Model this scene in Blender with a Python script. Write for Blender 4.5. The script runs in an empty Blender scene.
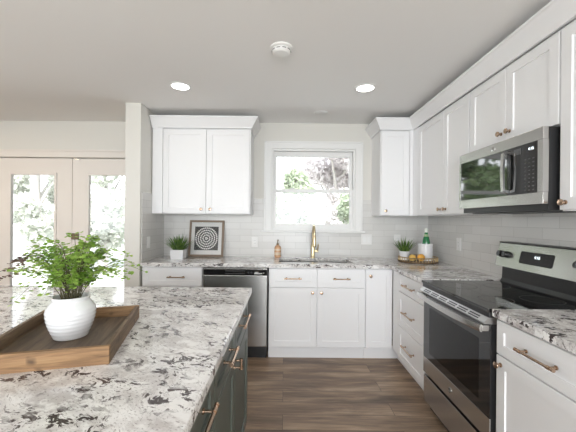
import bpy, bmesh, math, random
from mathutils import Vector, Matrix

random.seed(7)
PI = math.pi
C = bpy.context.scene.collection
S = bpy.context.scene

# ---------------------------------------------------------------- camera, sky, sun, added fill lights, exposure
EYE = 1.33
XL_FILL = -5.1
cam_d = bpy.data.cameras.new('camera')
cam = bpy.data.objects.new('camera', cam_d); C.objects.link(cam)
cam_d.sensor_width = 36.0
cam_d.lens = 318.0 / 576.0 * 36.0
cam_d.shift_x = 3.5 / 576.0
cam_d.shift_y = 4.0 / 576.0
cam_d.clip_start = 0.02
cam.matrix_world = Matrix.Translation((0, 0, EYE)) @ Matrix.Rotation(PI/2, 4, 'X') @ Matrix.Rotation(0.0095, 4, 'Z')
S.camera = cam

world = bpy.data.worlds.new('sky'); S.world = world; world.use_nodes = True
wn = world.node_tree.nodes; wl = world.node_tree.links
for n in list(wn): wn.remove(n)
wo = wn.new('ShaderNodeOutputWorld'); wb = wn.new('ShaderNodeBackground')
wt = wn.new('ShaderNodeTexCoord'); ws = wn.new('ShaderNodeSeparateXYZ'); wr = wn.new('ShaderNodeValToRGB')
wl.new(wt.outputs['Generated'], ws.inputs[0]); wl.new(ws.outputs['Z'], wr.inputs[0])
wr.color_ramp.elements[0].color = (0.95, 0.98, 1.0, 1)
wr.color_ramp.elements[1].color = (0.80, 0.90, 1.0, 1)
wl.new(wr.outputs[0], wb.inputs['Color']); wb.inputs['Strength'].default_value = 4.5
wl.new(wb.outputs[0], wo.inputs[0])

def light(name, kind, loc, rot, power, col=(1, 1, 1), sx=1.0, sy=None, spread=None):
    d = bpy.data.lights.new(name, kind); o = bpy.data.objects.new(name, d); C.objects.link(o)
    d.energy = power; d.color = col; o.location = loc; o.rotation_euler = rot
    if kind == 'AREA':
        d.shape = 'RECTANGLE' if sy else 'DISK'
        d.size = sx
        if sy: d.size_y = sy
        if spread: d.spread = spread
    return o

sun = light('sun', 'SUN', (0, -5, 9), (math.radians(38), 0, math.radians(14)), 7.0, (1.0, 0.96, 0.9))
sun.data.angle = math.radians(3)
# fill lamps added at the unseen openings behind the camera, standing in for daylight
light('front_fill_a', 'AREA', (-2.1, -3.05, 1.25), (PI/2, 0, 0), 38, (0.90, 0.95, 1.0), 1.9, 1.9)
light('front_fill_b', 'AREA', (0.35, -3.05, 1.25), (PI/2, 0, 0), 128, (0.90, 0.95, 1.0), 1.9, 1.9)

light('left_fill', 'AREA', (XL_FILL, -1.7, 1.55), (0, -PI/2, 0), 40, (0.92, 0.96, 1.0), 1.3, 2.6)  # side fill added at an unseen left opening to brighten the right-hand cabinets
# unseen warm fill added to tint the dining corner, left of the frame
light('dining_fill', 'AREA', (-3.4, 2.3, 2.38), (0, 0, 0), 13, (1.0, 0.79, 0.57), 0.3)

S.view_settings.view_transform = 'Standard'
S.view_settings.look = 'None'
S.view_settings.exposure = -0.07
S.view_settings.gamma = 1.0
S.view_settings.use_curve_mapping = False
S.cycles.max_bounces = 10
S.cycles.diffuse_bounces = 6
S.cycles.glossy_bounces = 5
S.cycles.transparent_max_bounces = 24
S.cycles.sample_clamp_indirect = 4.0
S.cycles.caustics_reflective = False
S.cycles.caustics_refractive = False
S.cycles.use_denoising = True

# ---------------------------------------------------------------- materials
def mat(name, col=(0.8, 0.8, 0.8), rough=0.5, metal=0.0, spec=None, coat=0.0, ior=None, emit=None, estr=0.0, trans=None):
    m = bpy.data.materials.new(name); m.use_nodes = True
    b = m.node_tree.nodes['Principled BSDF']
    b.inputs['Base Color'].default_value = (*col, 1)
    b.inputs['Roughness'].default_value = rough
    b.inputs['Metallic'].default_value = metal
    if spec is not None: b.inputs['Specular IOR Level'].default_value = spec
    if ior is not None: b.inputs['IOR'].default_value = ior
    if coat: b.inputs['Coat Weight'].default_value = coat; b.inputs['Coat Roughness'].default_value = 0.05
    if emit: b.inputs['Emission Color'].default_value = (*emit, 1); b.inputs['Emission Strength'].default_value = estr
    return m

class G:
    """small node-graph helper"""
    def __init__(s, m):
        s.m = m; s.t = m.node_tree; s.b = s.t.nodes['Principled BSDF']
    def n(s, typ, **kw):
        nd = s.t.nodes.new(typ)
        for k, v in kw.items():
            if hasattr(nd, k): setattr(nd, k, v)
            else: nd.inputs[k].default_value = v
        return nd
    def l(s, a, b): s.t.links.new(a, b)
    def coord(s, scale=(1, 1, 1), rot=(0, 0, 0), loc=(0, 0, 0), kind='Object'):
        tc = s.n('ShaderNodeTexCoord'); mp = s.n('ShaderNodeMapping')
        mp.inputs['Scale'].default_value = scale; mp.inputs['Rotation'].default_value = rot; mp.inputs['Location'].default_value = loc
        s.l(tc.outputs[kind], mp.inputs[0]); return mp.outputs[0]
    def noise(s, v, scale, detail=4, rough=0.5, dist=0.0):
        nd = s.n('ShaderNodeTexNoise'); nd.inputs['Scale'].default_value = scale; nd.inputs['Detail'].default_value = detail
        nd.inputs['Roughness'].default_value = rough; nd.inputs['Distortion'].default_value = dist
        s.l(v, nd.inputs['Vector']); return nd.outputs['Fac']
    def ramp(s, f, stops):
        r = s.n('ShaderNodeValToRGB'); e = r.color_ramp.elements
        while len(e) < len(stops): e.new(0.5)
        for k, (p, c) in enumerate(stops):
            e[k].position = p
            e[k].color = (*c, 1) if isinstance(c, tuple) else (c, c, c, 1)
        s.l(f, r.inputs[0]); return r.outputs[0]
    def mix(s, f, a, b, mode='MIX'):
        x = s.n('ShaderNodeMix', data_type='RGBA', blend_type=mode)
        for sock, val in ((x.inputs[0], f), (x.inputs[6], a), (x.inputs[7], b)):
            if isinstance(val, (int, float)): sock.default_value = val
            elif isinstance(val, tuple): sock.default_value = (*val, 1)
            else: s.l(val, sock)
        return x.outputs[2]
    def bump(s, h, strength=0.2, dist=0.01):
        bp = s.n('ShaderNodeBump'); bp.inputs['Strength'].default_value = strength; bp.inputs['Distance'].default_value = dist
        s.l(h, bp.inputs['Height']); s.l(bp.outputs[0], s.b.inputs['Normal'])

M = {}
M['cab'] = mat('white_cabinet_paint', (0.85, 0.85, 0.86), 0.36)
M['wall'] = mat('wall_paint', (0.70, 0.685, 0.645), 0.7)
M['ceil'] = mat('ceiling_paint', (0.86, 0.855, 0.845), 0.85)
M['trim'] = mat('trim_paint', (0.80, 0.80, 0.79), 0.4)
M['door'] = mat('patio_door_paint', (0.74, 0.70, 0.66), 0.45)
M['green'] = mat('dark_green_cabinet_paint', (0.072, 0.084, 0.070), 0.40)
M['bronze'] = mat('champagne_bronze', (0.47, 0.34, 0.25), 0.24, 1.0)
M['brass'] = mat('brushed_brass', (0.72, 0.60, 0.38), 0.28, 1.0)
M['vent_steel'] = mat('vent_steel', (0.42, 0.41, 0.40), 0.35, 1.0)
M['blackglass'] = mat('black_glass', (0.012, 0.012, 0.013), 0.05, 0, ior=1.6)
M['mirrorglass'] = mat('dark_reflective_glass', (0.012, 0.014, 0.013), 0.04, 0, ior=2.3)
M['blackplastic'] = mat('black_plastic', (0.02, 0.02, 0.021), 0.35)
M['darkgrey'] = mat('dark_grey_metal', (0.05, 0.05, 0.052), 0.5)
M['cavity'] = mat('oven_cavity_enamel', (0.05, 0.052, 0.056), 0.35)
M['chrome'] = mat('chrome', (0.8, 0.8, 0.8), 0.12, 1.0)
M['ceramic'] = mat('white_ceramic', (0.74, 0.74, 0.75), 0.22)
M['plate'] = mat('white_plastic', (0.78, 0.775, 0.76), 0.35)
M['slot'] = mat('dark_slot', (0.022, 0.022, 0.023), 0.6)
M['soil'] = mat('soil', (0.03, 0.022, 0.016), 0.9)
M['glow'] = mat('lamp_lens', (1, 1, 1), 0.5, emit=(1.0, 0.97, 0.93), estr=6.0)
M['digits'] = mat('lit_digits', (0.9, 0.95, 1), 0.5, emit=(0.85, 0.95, 1.0), estr=2.0)
M['print_white'] = mat('print_white', (0.86, 0.85, 0.83), 0.7)
M['print_dark'] = mat('print_charcoal', (0.022, 0.024, 0.023), 0.7)
M['mat_board'] = mat('mat_board', (0.82, 0.81, 0.79), 0.8)
M['frame_wood'] = mat('frame_wood', (0.23, 0.165, 0.115), 0.55)
M['bottle'] = mat('green_bottle_glass', (0.012, 0.17, 0.055), 0.06, coat=0.5)
M['cap'] = mat('bottle_foil', (0.72, 0.76, 0.70), 0.3)
M['label'] = mat('bottle_label', (0.30, 0.45, 0.25), 0.5)
M['soap'] = mat('amber_soap_glass', (0.62, 0.36, 0.20), 0.12, coat=0.5)
M['soap_label'] = mat('soap_label', (0.70, 0.55, 0.40), 0.6)
M['pump'] = mat('pump_bronze', (0.14, 0.10, 0.06), 0.35, 0.6)
M['lemon'] = mat('lemon_skin', (0.80, 0.50, 0.12), 0.45)
M['orange'] = mat('orange_skin', (0.80, 0.40, 0.06), 0.45)
M['gold'] = mat('gold_rail', (0.42, 0.30, 0.15), 0.4, 0.7)
M['bark'] = mat('bark', (0.52, 0.49, 0.47), 0.9)
M['lawn'] = mat('lawn', (0.36, 0.37, 0.33), 0.95)
M['deck'] = mat('patio_concrete', (0.80, 0.79, 0.77), 0.9)

# stainless
m = mat('stainless_steel', (0.54, 0.53, 0.515), 0.27, 1.0); g = G(m)
v = g.coord((4, 4, 700)); f = g.noise(v, 1.0, 1)
g.l(g.ramp(f, [(0.3, 0.235), (0.7, 0.265)]), g.b.inputs['Roughness']); M['steel'] = m

# thin glass
def thin_glass(name, tint=(1, 1, 1), base=0.04):
    m = bpy.data.materials.new(name); m.use_nodes = True
    t = m.node_tree
    for n in list(t.nodes): t.nodes.remove(n)
    o = t.nodes.new('ShaderNodeOutputMaterial'); mx = t.nodes.new('ShaderNodeMixShader')
    a = t.nodes.new('ShaderNodeBsdfTransparent'); b = t.nodes.new('ShaderNodeBsdfGlossy')
    fr = t.nodes.new('ShaderNodeFresnel'); fr.inputs['IOR'].default_value = 1.45
    a.inputs['Color'].default_value = (*tint, 1); b.inputs['Roughness'].default_value = 0.01
    t.links.new(fr.outputs[0], mx.inputs[0]); t.links.new(a.outputs[0], mx.inputs[1]); t.links.new(b.outputs[0], mx.inputs[2])
    t.links.new(mx.outputs[0], o.inputs[0]); return m
M['glass'] = thin_glass('window_glass')
M['smoked'] = thin_glass('smoked_oven_glass', (0.55, 0.56, 0.58))

# granite
def granite(name, rot, stretch, seed, dens):
    m = mat(name, (0.7, 0.69, 0.67), 0.07, ior=1.5); g = G(m)
    v0 = g.coord((1, 1, 1), (0, 0, rot), (seed, seed * 0.7, 0))
    warp = g.n('ShaderNodeTexNoise'); warp.inputs['Scale'].default_value = 5.0; warp.inputs['Detail'].default_value = 3
    g.l(v0, warp.inputs['Vector'])
    add = g.n('ShaderNodeVectorMath', operation='MULTIPLY_ADD')
    g.l(warp.outputs['Color'], add.inputs[0]); add.inputs[1].default_value = (0.09, 0.09, 0.09); g.l(v0, add.inputs[2])
    st = g.n('ShaderNodeMapping'); st.inputs['Scale'].default_value = stretch; g.l(add.outputs[0], st.inputs[0])
    v = st.outputs[0]
    base = g.ramp(g.noise(v, 18, 6, 0.62), [(0.32, (0.66, 0.64, 0.63)), (0.48, (0.80, 0.79, 0.78)), (0.60, (0.88, 0.875, 0.865))])
    # taupe clouds in a lacy, larger scale pattern
    cl = g.ramp(g.noise(v, 6.5, 8, 0.76, 0.6), [(0.485, 0.0), (0.585, dens)])
    c1 = g.mix(cl, base, (0.50, 0.47, 0.46))
    sp = g.ramp(g.noise(v, 150, 3, 0.65), [(0.56, 0.0), (0.63, 0.7)])
    c2 = g.mix(sp, c1, (0.29, 0.265, 0.255))
    # dark mineral chips gathered along the clouds
    qz = g.ramp(g.noise(v, 12, 5, 0.55), [(0.57, 0.0), (0.63, 0.9)])
    c3 = g.mix(qz, c2, (0.88, 0.875, 0.865))
    zone = g.ramp(g.noise(v, 7.5, 4, 0.6, 0.6), [(0.42, 0.0), (0.52, 1.0)])
    chip = g.ramp(g.noise(v, 36, 4, 0.68, 0.7), [(0.53, 0.0), (0.56, 1.0)])
    mul = g.n('ShaderNodeMath', operation='MULTIPLY'); g.l(zone, mul.inputs[0]); g.l(chip, mul.inputs[1])
    c4 = g.mix(mul.outputs[0], c3, (0.075, 0.06, 0.06))
    g.l(c4, g.b.inputs['Base Color'])
    return m
M['granite'] = granite('granite', 0.25, (0.62, 1.0, 1.0), 3.0, 1.0)
M['granite_island'] = granite('granite_island', 0.5, (0.72, 1.15, 1.0), 11.3, 0.7)

# vinyl plank floor
m = mat('plank_floor', (0.2, 0.16, 0.13), 0.38); g = G(m)
v = g.coord()
bk = g.n('ShaderNodeTexBrick'); bk.offset = 0.37; bk.offset_frequency = 2
for k, x in (('Scale', 1.0), ('Brick Width', 1.22), ('Row Height', 0.155), ('Mortar Size', 0.0012), ('Mortar Smooth', 0.0), ('Bias', 0.0)): bk.inputs[k].default_value = x
bk.inputs['Color1'].default_value = (0, 0, 0, 1); bk.inputs['Color2'].default_value = (1, 1, 1, 1); bk.inputs['Mortar'].default_value = (0.4, 0.4, 0.4, 1)
g.l(v, bk.inputs['Vector'])
off = g.n('ShaderNodeVectorMath', operation='MULTIPLY_ADD'); g.l(bk.outputs['Color'], off.inputs[0]); off.inputs[1].default_value = (7.3, 3.1, 0); g.l(v, off.inputs[2])
def stretch(vec, sc):
    mp = g.n('ShaderNodeMapping'); mp.inputs['Scale'].default_value = sc; g.l(vec, mp.inputs[0]); return mp.outputs[0]
big = g.noise(stretch(off.outputs[0], (1.6, 9, 1)), 1.0, 5, 0.6, 0.6)
fine = g.noise(stretch(off.outputs[0], (3, 90, 1)), 1.0, 4, 0.6)
tone = g.ramp(big, [(0.30, (0.075, 0.050, 0.036)), (0.44, (0.18, 0.125, 0.088)), (0.56, (0.31, 0.225, 0.155)), (0.68, (0.50, 0.39, 0.28))])
pl = g.mix(0.32, tone, g.ramp(bk.outputs['Color'], [(0.0, (0.12, 0.088, 0.066)), (0.5, (0.21, 0.155, 0.113)), (1.0, (0.33, 0.25, 0.185))]))
gr = g.mix(0.75, pl, g.ramp(fine, [(0.3, (0.66, 0.62, 0.58)), (0.6, (1.35, 1.27, 1.18))]), 'MULTIPLY')
g.l(g.mix(bk.outputs['Fac'], gr, (0.05, 0.04, 0.03)), g.b.inputs['Base Color'])
M['floor'] = m

# glazed subway tile on each wall plane
def tile(name, plane):
    m = mat(name, (0.68, 0.67, 0.65), 0.26); g = G(m)
    tc = g.n('ShaderNodeTexCoord'); sx = g.n('ShaderNodeSeparateXYZ'); cx = g.n('ShaderNodeCombineXYZ')
    g.l(tc.outputs['Object'], sx.inputs[0]); g.l(sx.outputs[plane], cx.inputs[0]); g.l(sx.outputs['Z'], cx.inputs[1])
    bk = g.n('ShaderNodeTexBrick'); bk.offset = 0.5
    for k, x in (('Scale', 1.0), ('Brick Width', 0.25), ('Row Height', 0.072), ('Mortar Size', 0.0016), ('Mortar Smooth', 0.3), ('Bias', 0.0)): bk.inputs[k].default_value = x
    bk.inputs['Color1'].default_value = (0.67, 0.66, 0.64, 1); bk.inputs['Color2'].default_value = (0.62, 0.61, 0.59, 1); bk.inputs['Mortar'].default_value = (0.50, 0.49, 0.47, 1)
    g.l(cx.outputs[0], bk.inputs['Vector']); g.l(bk.outputs['Color'], g.b.inputs['Base Color'])
    inv = g.n('ShaderNodeMath', operation='SUBTRACT'); inv.inputs[0].default_value = 1.0; g.l(bk.outputs['Fac'], inv.inputs[1])
    g.bump(inv.outputs[0], 0.35, 0.004)
    return m
M['tile_x'] = tile('subway_tile', 'X'); M['tile_y'] = tile('subway_tile_side', 'Y')

# weathered tray wood
def wood(name, cols, axis_scale, knots=True):
    m = mat(name, cols[1], 0.6); g = G(m)
    v = g.coord(axis_scale)
    f = g.noise(v, 1.0, 6, 0.62, 0.8)
    c = g.ramp(f, [(0.28, cols[0]), (0.5, cols[1]), (0.72, cols[2])])
    if knots:
        k = g.noise(g.coord((14, 14, 22)), 1.0, 2)
        c = g.mix(g.ramp(k, [(0.64, 0.0), (0.74, 0.8)]), c, (0.05, 0.028, 0.015))
    g.l(c, g.b.inputs['Base Color']); g.bump(f, 0.25, 0.003)
    return m
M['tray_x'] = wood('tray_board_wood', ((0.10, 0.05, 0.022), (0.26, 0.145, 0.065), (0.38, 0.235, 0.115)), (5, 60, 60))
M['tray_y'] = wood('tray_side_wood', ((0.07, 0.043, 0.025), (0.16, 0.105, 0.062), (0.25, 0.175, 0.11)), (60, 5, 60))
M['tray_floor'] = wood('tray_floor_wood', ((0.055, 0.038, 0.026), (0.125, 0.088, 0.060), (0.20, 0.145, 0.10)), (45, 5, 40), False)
M['tray_round'] = wood('round_tray_wood', ((0.06, 0.035, 0.018), (0.13, 0.08, 0.04), (0.20, 0.13, 0.07)), (40, 40, 40), False)

# two-toned leaves: translucent
def leaf(name, c1, c2, tr=0.45, scale=30):
    m = bpy.data.materials.new(name); m.use_nodes = True; g = G(m)
    out = m.node_tree.nodes['Material Output']
    f = g.noise(g.coord(), scale, 2)
    c = g.ramp(f, [(0.35, c1), (0.65, c2)])
    g.l(c, g.b.inputs['Base Color']); g.b.inputs['Roughness'].default_value = 0.45
    t = g.n('ShaderNodeBsdfTranslucent'); g.l(c, t.inputs[0])
    mx = g.n('ShaderNodeMixShader'); mx.inputs[0].default_value = tr
    g.l(g.b.outputs[0], mx.inputs[1]); g.l(t.outputs[0], mx.inputs[2]); g.l(mx.outputs[0], out.inputs[0])
    return m
M['fern'] = leaf('fern_leaf', (0.20, 0.38, 0.05), (0.44, 0.62, 0.14))
M['fern_tip'] = leaf('fern_leaf_plum', (0.14, 0.075, 0.085), (0.26, 0.20, 0.14))
M['stem'] = mat('fern_stem', (0.08, 0.07, 0.03), 0.6)
M['agave'] = leaf('spiky_leaf', (0.035, 0.10, 0.02), (0.16, 0.27, 0.05), 0.25)
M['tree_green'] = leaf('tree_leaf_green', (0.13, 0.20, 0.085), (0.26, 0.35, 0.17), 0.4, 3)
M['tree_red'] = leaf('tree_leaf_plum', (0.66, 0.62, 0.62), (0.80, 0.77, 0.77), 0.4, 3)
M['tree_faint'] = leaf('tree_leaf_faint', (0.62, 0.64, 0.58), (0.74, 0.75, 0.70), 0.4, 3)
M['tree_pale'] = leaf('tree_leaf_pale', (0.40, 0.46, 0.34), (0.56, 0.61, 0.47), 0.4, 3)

# ---------------------------------------------------------------- mesh helpers
class MB:
    def __init__(s): s.bm = bmesh.new()
    def quad(s, pts):
        return s.bm.faces.new([s.bm.verts.new(p) for p in pts])
    def box(s, x0, x1, y0, y1, z0, z1, bev=0.0):
        v = [s.bm.verts.new(p) for p in ((x0,y0,z0),(x1,y0,z0),(x1,y1,z0),(x0,y1,z0),(x0,y0,z1),(x1,y0,z1),(x1,y1,z1),(x0,y1,z1))]
        fs = [s.bm.faces.new([v[i] for i in q]) for q in ((0,3,2,1),(4,5,6,7),(0,1,5,4),(1,2,6,5),(2,3,7,6),(3,0,4,7))]
        if bev:
            es = list({e for f in fs for e in f.edges})
            bmesh.ops.bevel(s.bm, geom=es, offset=bev, segments=2, profile=0.6, affect='EDGES')
        return s
    def tube(s, pts, r, n=12, caps=True):
        pts = [Vector(p) for p in pts]
        rs = r if isinstance(r, (list, tuple)) else [r] * len(pts)
        rings = []; up = None
        for i, p in enumerate(pts):
            d = (pts[min(i+1, len(pts)-1)] - pts[max(i-1, 0)]).normalized()
            if up is None:
                up = d.orthogonal().normalized()
            else:
                up = (up - d * up.dot(d)).normalized()
            w = d.cross(up)
            rings.append([s.bm.verts.new(p + (up * math.cos(2*PI*k/n) + w * math.sin(2*PI*k/n)) * rs[i]) for k in range(n)])
        for a, b in zip(rings, rings[1:]):
            for k in range(n):
                s.bm.faces.new((a[k], a[(k+1) % n], b[(k+1) % n], b[k]))
        if caps:
            s.bm.faces.new(rings[0][::-1]); s.bm.faces.new(rings[-1])
        return s
    def lathe(s, prof, n=32, c=(0, 0, 0), axis='Z', cap0=True, cap1=True, sx=1.0, sy=1.0):
        def P(r, h, a):
            x, y = r * math.cos(a) * sx, r * math.sin(a) * sy
            q = {'Z': (x, y, h), 'Y': (x, h, y), 'X': (h, x, y)}[axis]
            return (q[0] + c[0], q[1] + c[1], q[2] + c[2])
        rings = [[s.bm.verts.new(P(r, h, 2*PI*k/n)) for k in range(n)] for r, h in prof]
        for a, b in zip(rings, rings[1:]):
            for k in range(n):
                s.bm.faces.new((a[k], a[(k+1) % n], b[(k+1) % n], b[k]))
        if cap0: s.bm.faces.new(rings[0][::-1])
        if cap1: s.bm.faces.new(rings[-1])
        return s
    def prism(s, prof, a, b, axis='X'):
        """profile of (u, w) swept from a to b along axis; X: (y, z), Y: (x, z)"""
        def P(u, w, t): return (t, u, w) if axis == 'X' else (u, t, w)
        r0 = [s.bm.verts.new(P(u, w, a)) for u, w in prof]; r1 = [s.bm.verts.new(P(u, w, b)) for u, w in prof]
        n = len(prof)
        for k in range(n): s.bm.faces.new((r0[k], r0[(k+1) % n], r1[(k+1) % n], r1[k]))
        s.bm.faces.new(r0[::-1]); s.bm.faces.new(r1); return s
    def build(s, name, m, parent=None, smooth=False, loc=None):
        bmesh.ops.recalc_face_normals(s.bm, faces=s.bm.faces)
        me = bpy.data.meshes.new(name); s.bm.to_mesh(me); s.bm.free()
        me.materials.append(M[m] if isinstance(m, str) else m)
        if smooth:
            for p in me.polygons: p.use_smooth = True
            try: me.set_sharp_from_angle(angle=math.radians(38))
            except Exception: pass
        o = bpy.data.objects.new(name, me); C.objects.link(o)
        if parent is not None: o.parent = parent
        if loc is not None: o.location = loc
        return o

def tag(o, label, cat, group=None):
    o['label'] = label; o['category'] = cat
    if group: o['group'] = group
    return o
def thing(name, label, cat, loc=(0, 0, 0), rz=0.0, group=None):
    o = bpy.data.objects.new(name, None); C.objects.link(o)
    o.empty_display_size = 0.1
    o.location = loc; o.rotation_euler = (0, 0, rz)
    return tag(o, label, cat, group)
def struct(o):
    o['kind'] = 'structure'; return o
def text_part(name, body, size, m, parent, matrix):
    cu = bpy.data.curves.new(name, 'FONT'); cu.body = body; cu.size = size; cu.align_x = 'CENTER'; cu.align_y = 'CENTER'; cu.extrude = 0.0004
    t = bpy.data.objects.new(name, cu); C.objects.link(t)
    bpy.context.view_layer.update()
    me = bpy.data.meshes.new_from_object(t.evaluated_get(bpy.context.evaluated_depsgraph_get()))
    bpy.data.objects.remove(t); bpy.data.curves.remove(cu)
    me.name = name; me.materials.clear(); me.materials.append(M[m])
    o = bpy.data.objects.new(name, me); C.objects.link(o); o.parent = parent; o.matrix_local = matrix
    return o

# ---------------------------------------------------------------- room shell
XR, YB, ZC = 1.63, 3.60, 2.425          # right wall, back wall, ceiling
XL, YF = -5.2, -3.2
b = MB(); b.box(XL - 0.15, XR + 0.15, YF - 0.15, YB + 0.15, -0.1, 0.0); struct(b.build('floor', 'floor'))
b = MB(); b.box(XL - 0.15, XR + 0.15, YF - 0.15, YB + 0.15, ZC, ZC + 0.2); struct(b.build('ceiling', 'ceil'))

WX0, WX1, WZ0, WZ1 = -0.150, 0.795, 1.215, 2.135     # sink window opening
DX0, DX1, DZ1 = -3.315, -1.530, 2.015                # patio door opening
b = MB()
y0, y1 = YB, YB + 0.14
b.box(XL, DX0, y0, y1, 0, ZC); b.box(DX0, DX1, y0, y1, DZ1, ZC); b.box(DX1, WX0, y0, y1, 0, ZC)
b.box(WX0, WX1, y0, y1, 0, WZ0); b.box(WX0, WX1, y0, y1, WZ1, ZC); b.box(WX1, XR + 0.15, y0, y1, 0, ZC)
struct(b.build('wall_back', 'wall'))
b = MB(); b.box(XR, XR + 0.15, YF, YB, 0, ZC); struct(b.build('wall_right', 'wall'))
b = MB(); b.box(XL - 0.15, XL, YF, -3.0, 0, ZC); b.box(XL - 0.15, XL, -0.4, YB, 0, ZC); b.box(XL - 0.15, XL, -3.0, -0.4, 0, 0.9); b.box(XL - 0.15, XL, -3.0, -0.4, 2.2, ZC)  # opening added in the unseen wall for more side light
struct(b.build('wall_left', 'wall'))
b = MB()
fx = [(XL, -3.1, 0), (-3.1, -1.1, 1), (-1.1, -0.65, 0), (-0.65, 1.35, 1), (1.35, XR, 0)]
for x0, x1, w in fx:
    if w: b.box(x0, x1, YF - 0.14, YF, 0, 0.3); b.box(x0, x1, YF - 0.14, YF, 2.2, ZC)
    else: b.box(x0, x1, YF - 0.14, YF, 0, ZC)
struct(b.build('wall_front', 'wall'))
STX0, STX1, STY = -1.513, -1.366, 3.005              # short wall at the left end of the counter
b = MB(); b.box(STX0, STX1, STY, YB, 0, ZC, 0.004); struct(b.build('wall_stub', 'wall'))

# backsplash tile
TZ0, TZ1 = 0.914, 1.565
b = MB()
b.box(STX1, -0.235, YB - 0.008, YB, TZ0, TZ1); b.box(-0.235, 0.88, YB - 0.008, YB, TZ0, 1.195); b.box(0.88, XR, YB - 0.008, YB, TZ0, TZ1)
struct(b.build('wall_backsplash_back', 'tile_x'))
b = MB(); b.box(XR - 0.008, XR, 0.9, YB - 0.008, TZ0, TZ1); struct(b.build('wall_backsplash_right', 'tile_y'))
b = MB(); b.box(STX1, STX1 + 0.008, STY + 0.03, YB - 0.008, TZ0, TZ1 + 0.02); struct(b.build('wall_backsplash_left', 'tile_y'))

# sink window: casing, sill, frame, two sashes
win = MB()
cw = 0.083
win.box(WX0 - cw, WX0, YB - 0.02, YB, WZ0 - 0.0, WZ1 + cw, 0.003); win.box(WX1, WX1 + cw, YB - 0.02, YB, WZ0, WZ1 + cw, 0.003)
win.box(WX0 - 0.0005, WX1 + 0.0005, YB - 0.02, YB, WZ1, WZ1 + cw, 0.003)
win.box(WX0 - cw, WX0 - cw + 0.02, YB - 0.028, YB - 0.018, WZ0, WZ1 + cw, 0.003); win.box(WX1 + cw - 0.02, WX1 + cw, YB - 0.028, YB - 0.018, WZ0, WZ1 + cw, 0.003)
win.box(WX0 - cw, WX1 + cw, YB - 0.028, YB - 0.018, WZ1 + cw - 0.02, WZ1 + cw, 0.003)
wobj = struct(win.build('window_1', 'trim'))
b = MB(); b.box(WX0 - cw - 0.025, WX1 + cw + 0.025, YB - 0.05, YB + 0.06, WZ0 - 0.022, WZ0, 0.004); struct(b.build('window_sill', 'trim', wobj))
b = MB()
j = 0.022
b.box(WX0, WX0 + j, YB, YB + 0.13, WZ0, WZ1); b.box(WX1 - j, WX1, YB, YB + 0.13, WZ0, WZ1); b.box(WX0 + j, WX1 - j, YB, YB + 0.13, WZ1 - j, WZ1); b.box(WX0 + j, WX1 - j, YB, YB + 0.13, WZ0, WZ0 + j)
struct(b.build('window_frame', 'trim', wobj))
def sash(x0, x1, z0, z1, y, st, top, bot):
    b = MB()
    b.box(x0, x0 + st, y, y + 0.035, z0, z1, 0.003); b.box(x1 - st, x1, y, y + 0.035, z0, z1, 0.003)
    b.box(x0 + st, x1 - st, y, y + 0.035, z1 - top, z1, 0.003); b.box(x0 + st, x1 - st, y, y + 0.035, z0, z0 + bot, 0.003)
    s = struct(b.build('window_sash', 'trim', wobj))
    p = MB(); p.box(x0 + st, x1 - st, y + 0.015, y + 0.019, z0 + bot, z1 - top); struct(p.build('window_pane', 'glass', wobj))
mid = 1.665
sash(WX0 + j, WX1 - j, mid - 0.018, WZ1 - j, YB + 0.055, 0.034, 0.055, 0.036)
sash(WX0 + j, WX1 - j, WZ0 + j, mid + 0.018, YB + 0.018, 0.034, 0.036, 0.05)
b = MB(); b.box(0.06, 0.11, YB + 0.012, YB + 0.03, mid + 0.018, mid + 0.03, 0.003); b.box(0.52, 0.57, YB + 0.012, YB + 0.03, mid + 0.018, mid + 0.03, 0.003)
struct(b.build('sash_lock', 'trim', wobj))

# patio doors and casing
b = MB()
b.box(DX0 - 0.09, DX0, YB - 0.018, YB, 0, DZ1 + 0.085, 0.003); b.box(DX0, STX0, YB - 0.018, YB, DZ1, DZ1 + 0.085, 0.003)
b.box(DX0 - 0.1, STX0, YB - 0.026, YB, DZ1 + 0.062, DZ1 + 0.085, 0.003)
struct(b.build('trim_1', 'door'))
def patio_leaf(name, x0, x1, gx0, gx1):
    gz0, gz1, y = 0.25, 1.845, YB + 0.03
    b = MB()
    b.box(x0, gx0, y, y + 0.045, 0.012, DZ1 - 0.006); b.box(gx1, x1, y, y + 0.045, 0.012, DZ1 - 0.006)
    b.box(gx0, gx1, y, y + 0.045, gz1, DZ1 - 0.006); b.box(gx0, gx1, y, y + 0.045, 0.012, gz0)
    d = struct(b.build(name, 'door'))
    b = MB(); w = 0.026
    for q in ((gx0, gx0 + w, gz0, gz1), (gx1 - w, gx1, gz0, gz1), (gx0 + w, gx1 - w, gz1 - w, gz1), (gx0 + w, gx1 - w, gz0, gz0 + w)):
        b.box(q[0], q[1], y - 0.012, y + 0.03, q[2], q[3], 0.005)
    struct(b.build('lite_frame', 'door', d))
    b = MB(); b.box(gx0, gx1, y + 0.02, y + 0.024, gz0, gz1); struct(b.build('door_pane', 'glass', d))
    return d
patio_leaf('door_1', DX0 + 0.006, -2.428, -3.145, -2.60)
d2 = patio_leaf('door_2', -2.422, DX1 - 0.006, -2.255, -1.70)
b = MB(); b.box(-2.425, -2.345, YB + 0.012, YB + 0.03, 1.085, 1.155, 0.004); struct(b.build('door_latch', 'pump', d2))
b = MB(); b.box(-2.40, -2.34, YB + 0.024, YB + 0.03, DZ1 - 0.022, DZ1 - 0.012); struct(b.build('door_bolt', 'steel', d2))
# baseboard in the dining corner
b = MB(); b.box(XL, DX0 - 0.09, YB - 0.015, YB, 0, 0.12, 0.003); struct(b.build('baseboard_back', 'trim'))

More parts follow.
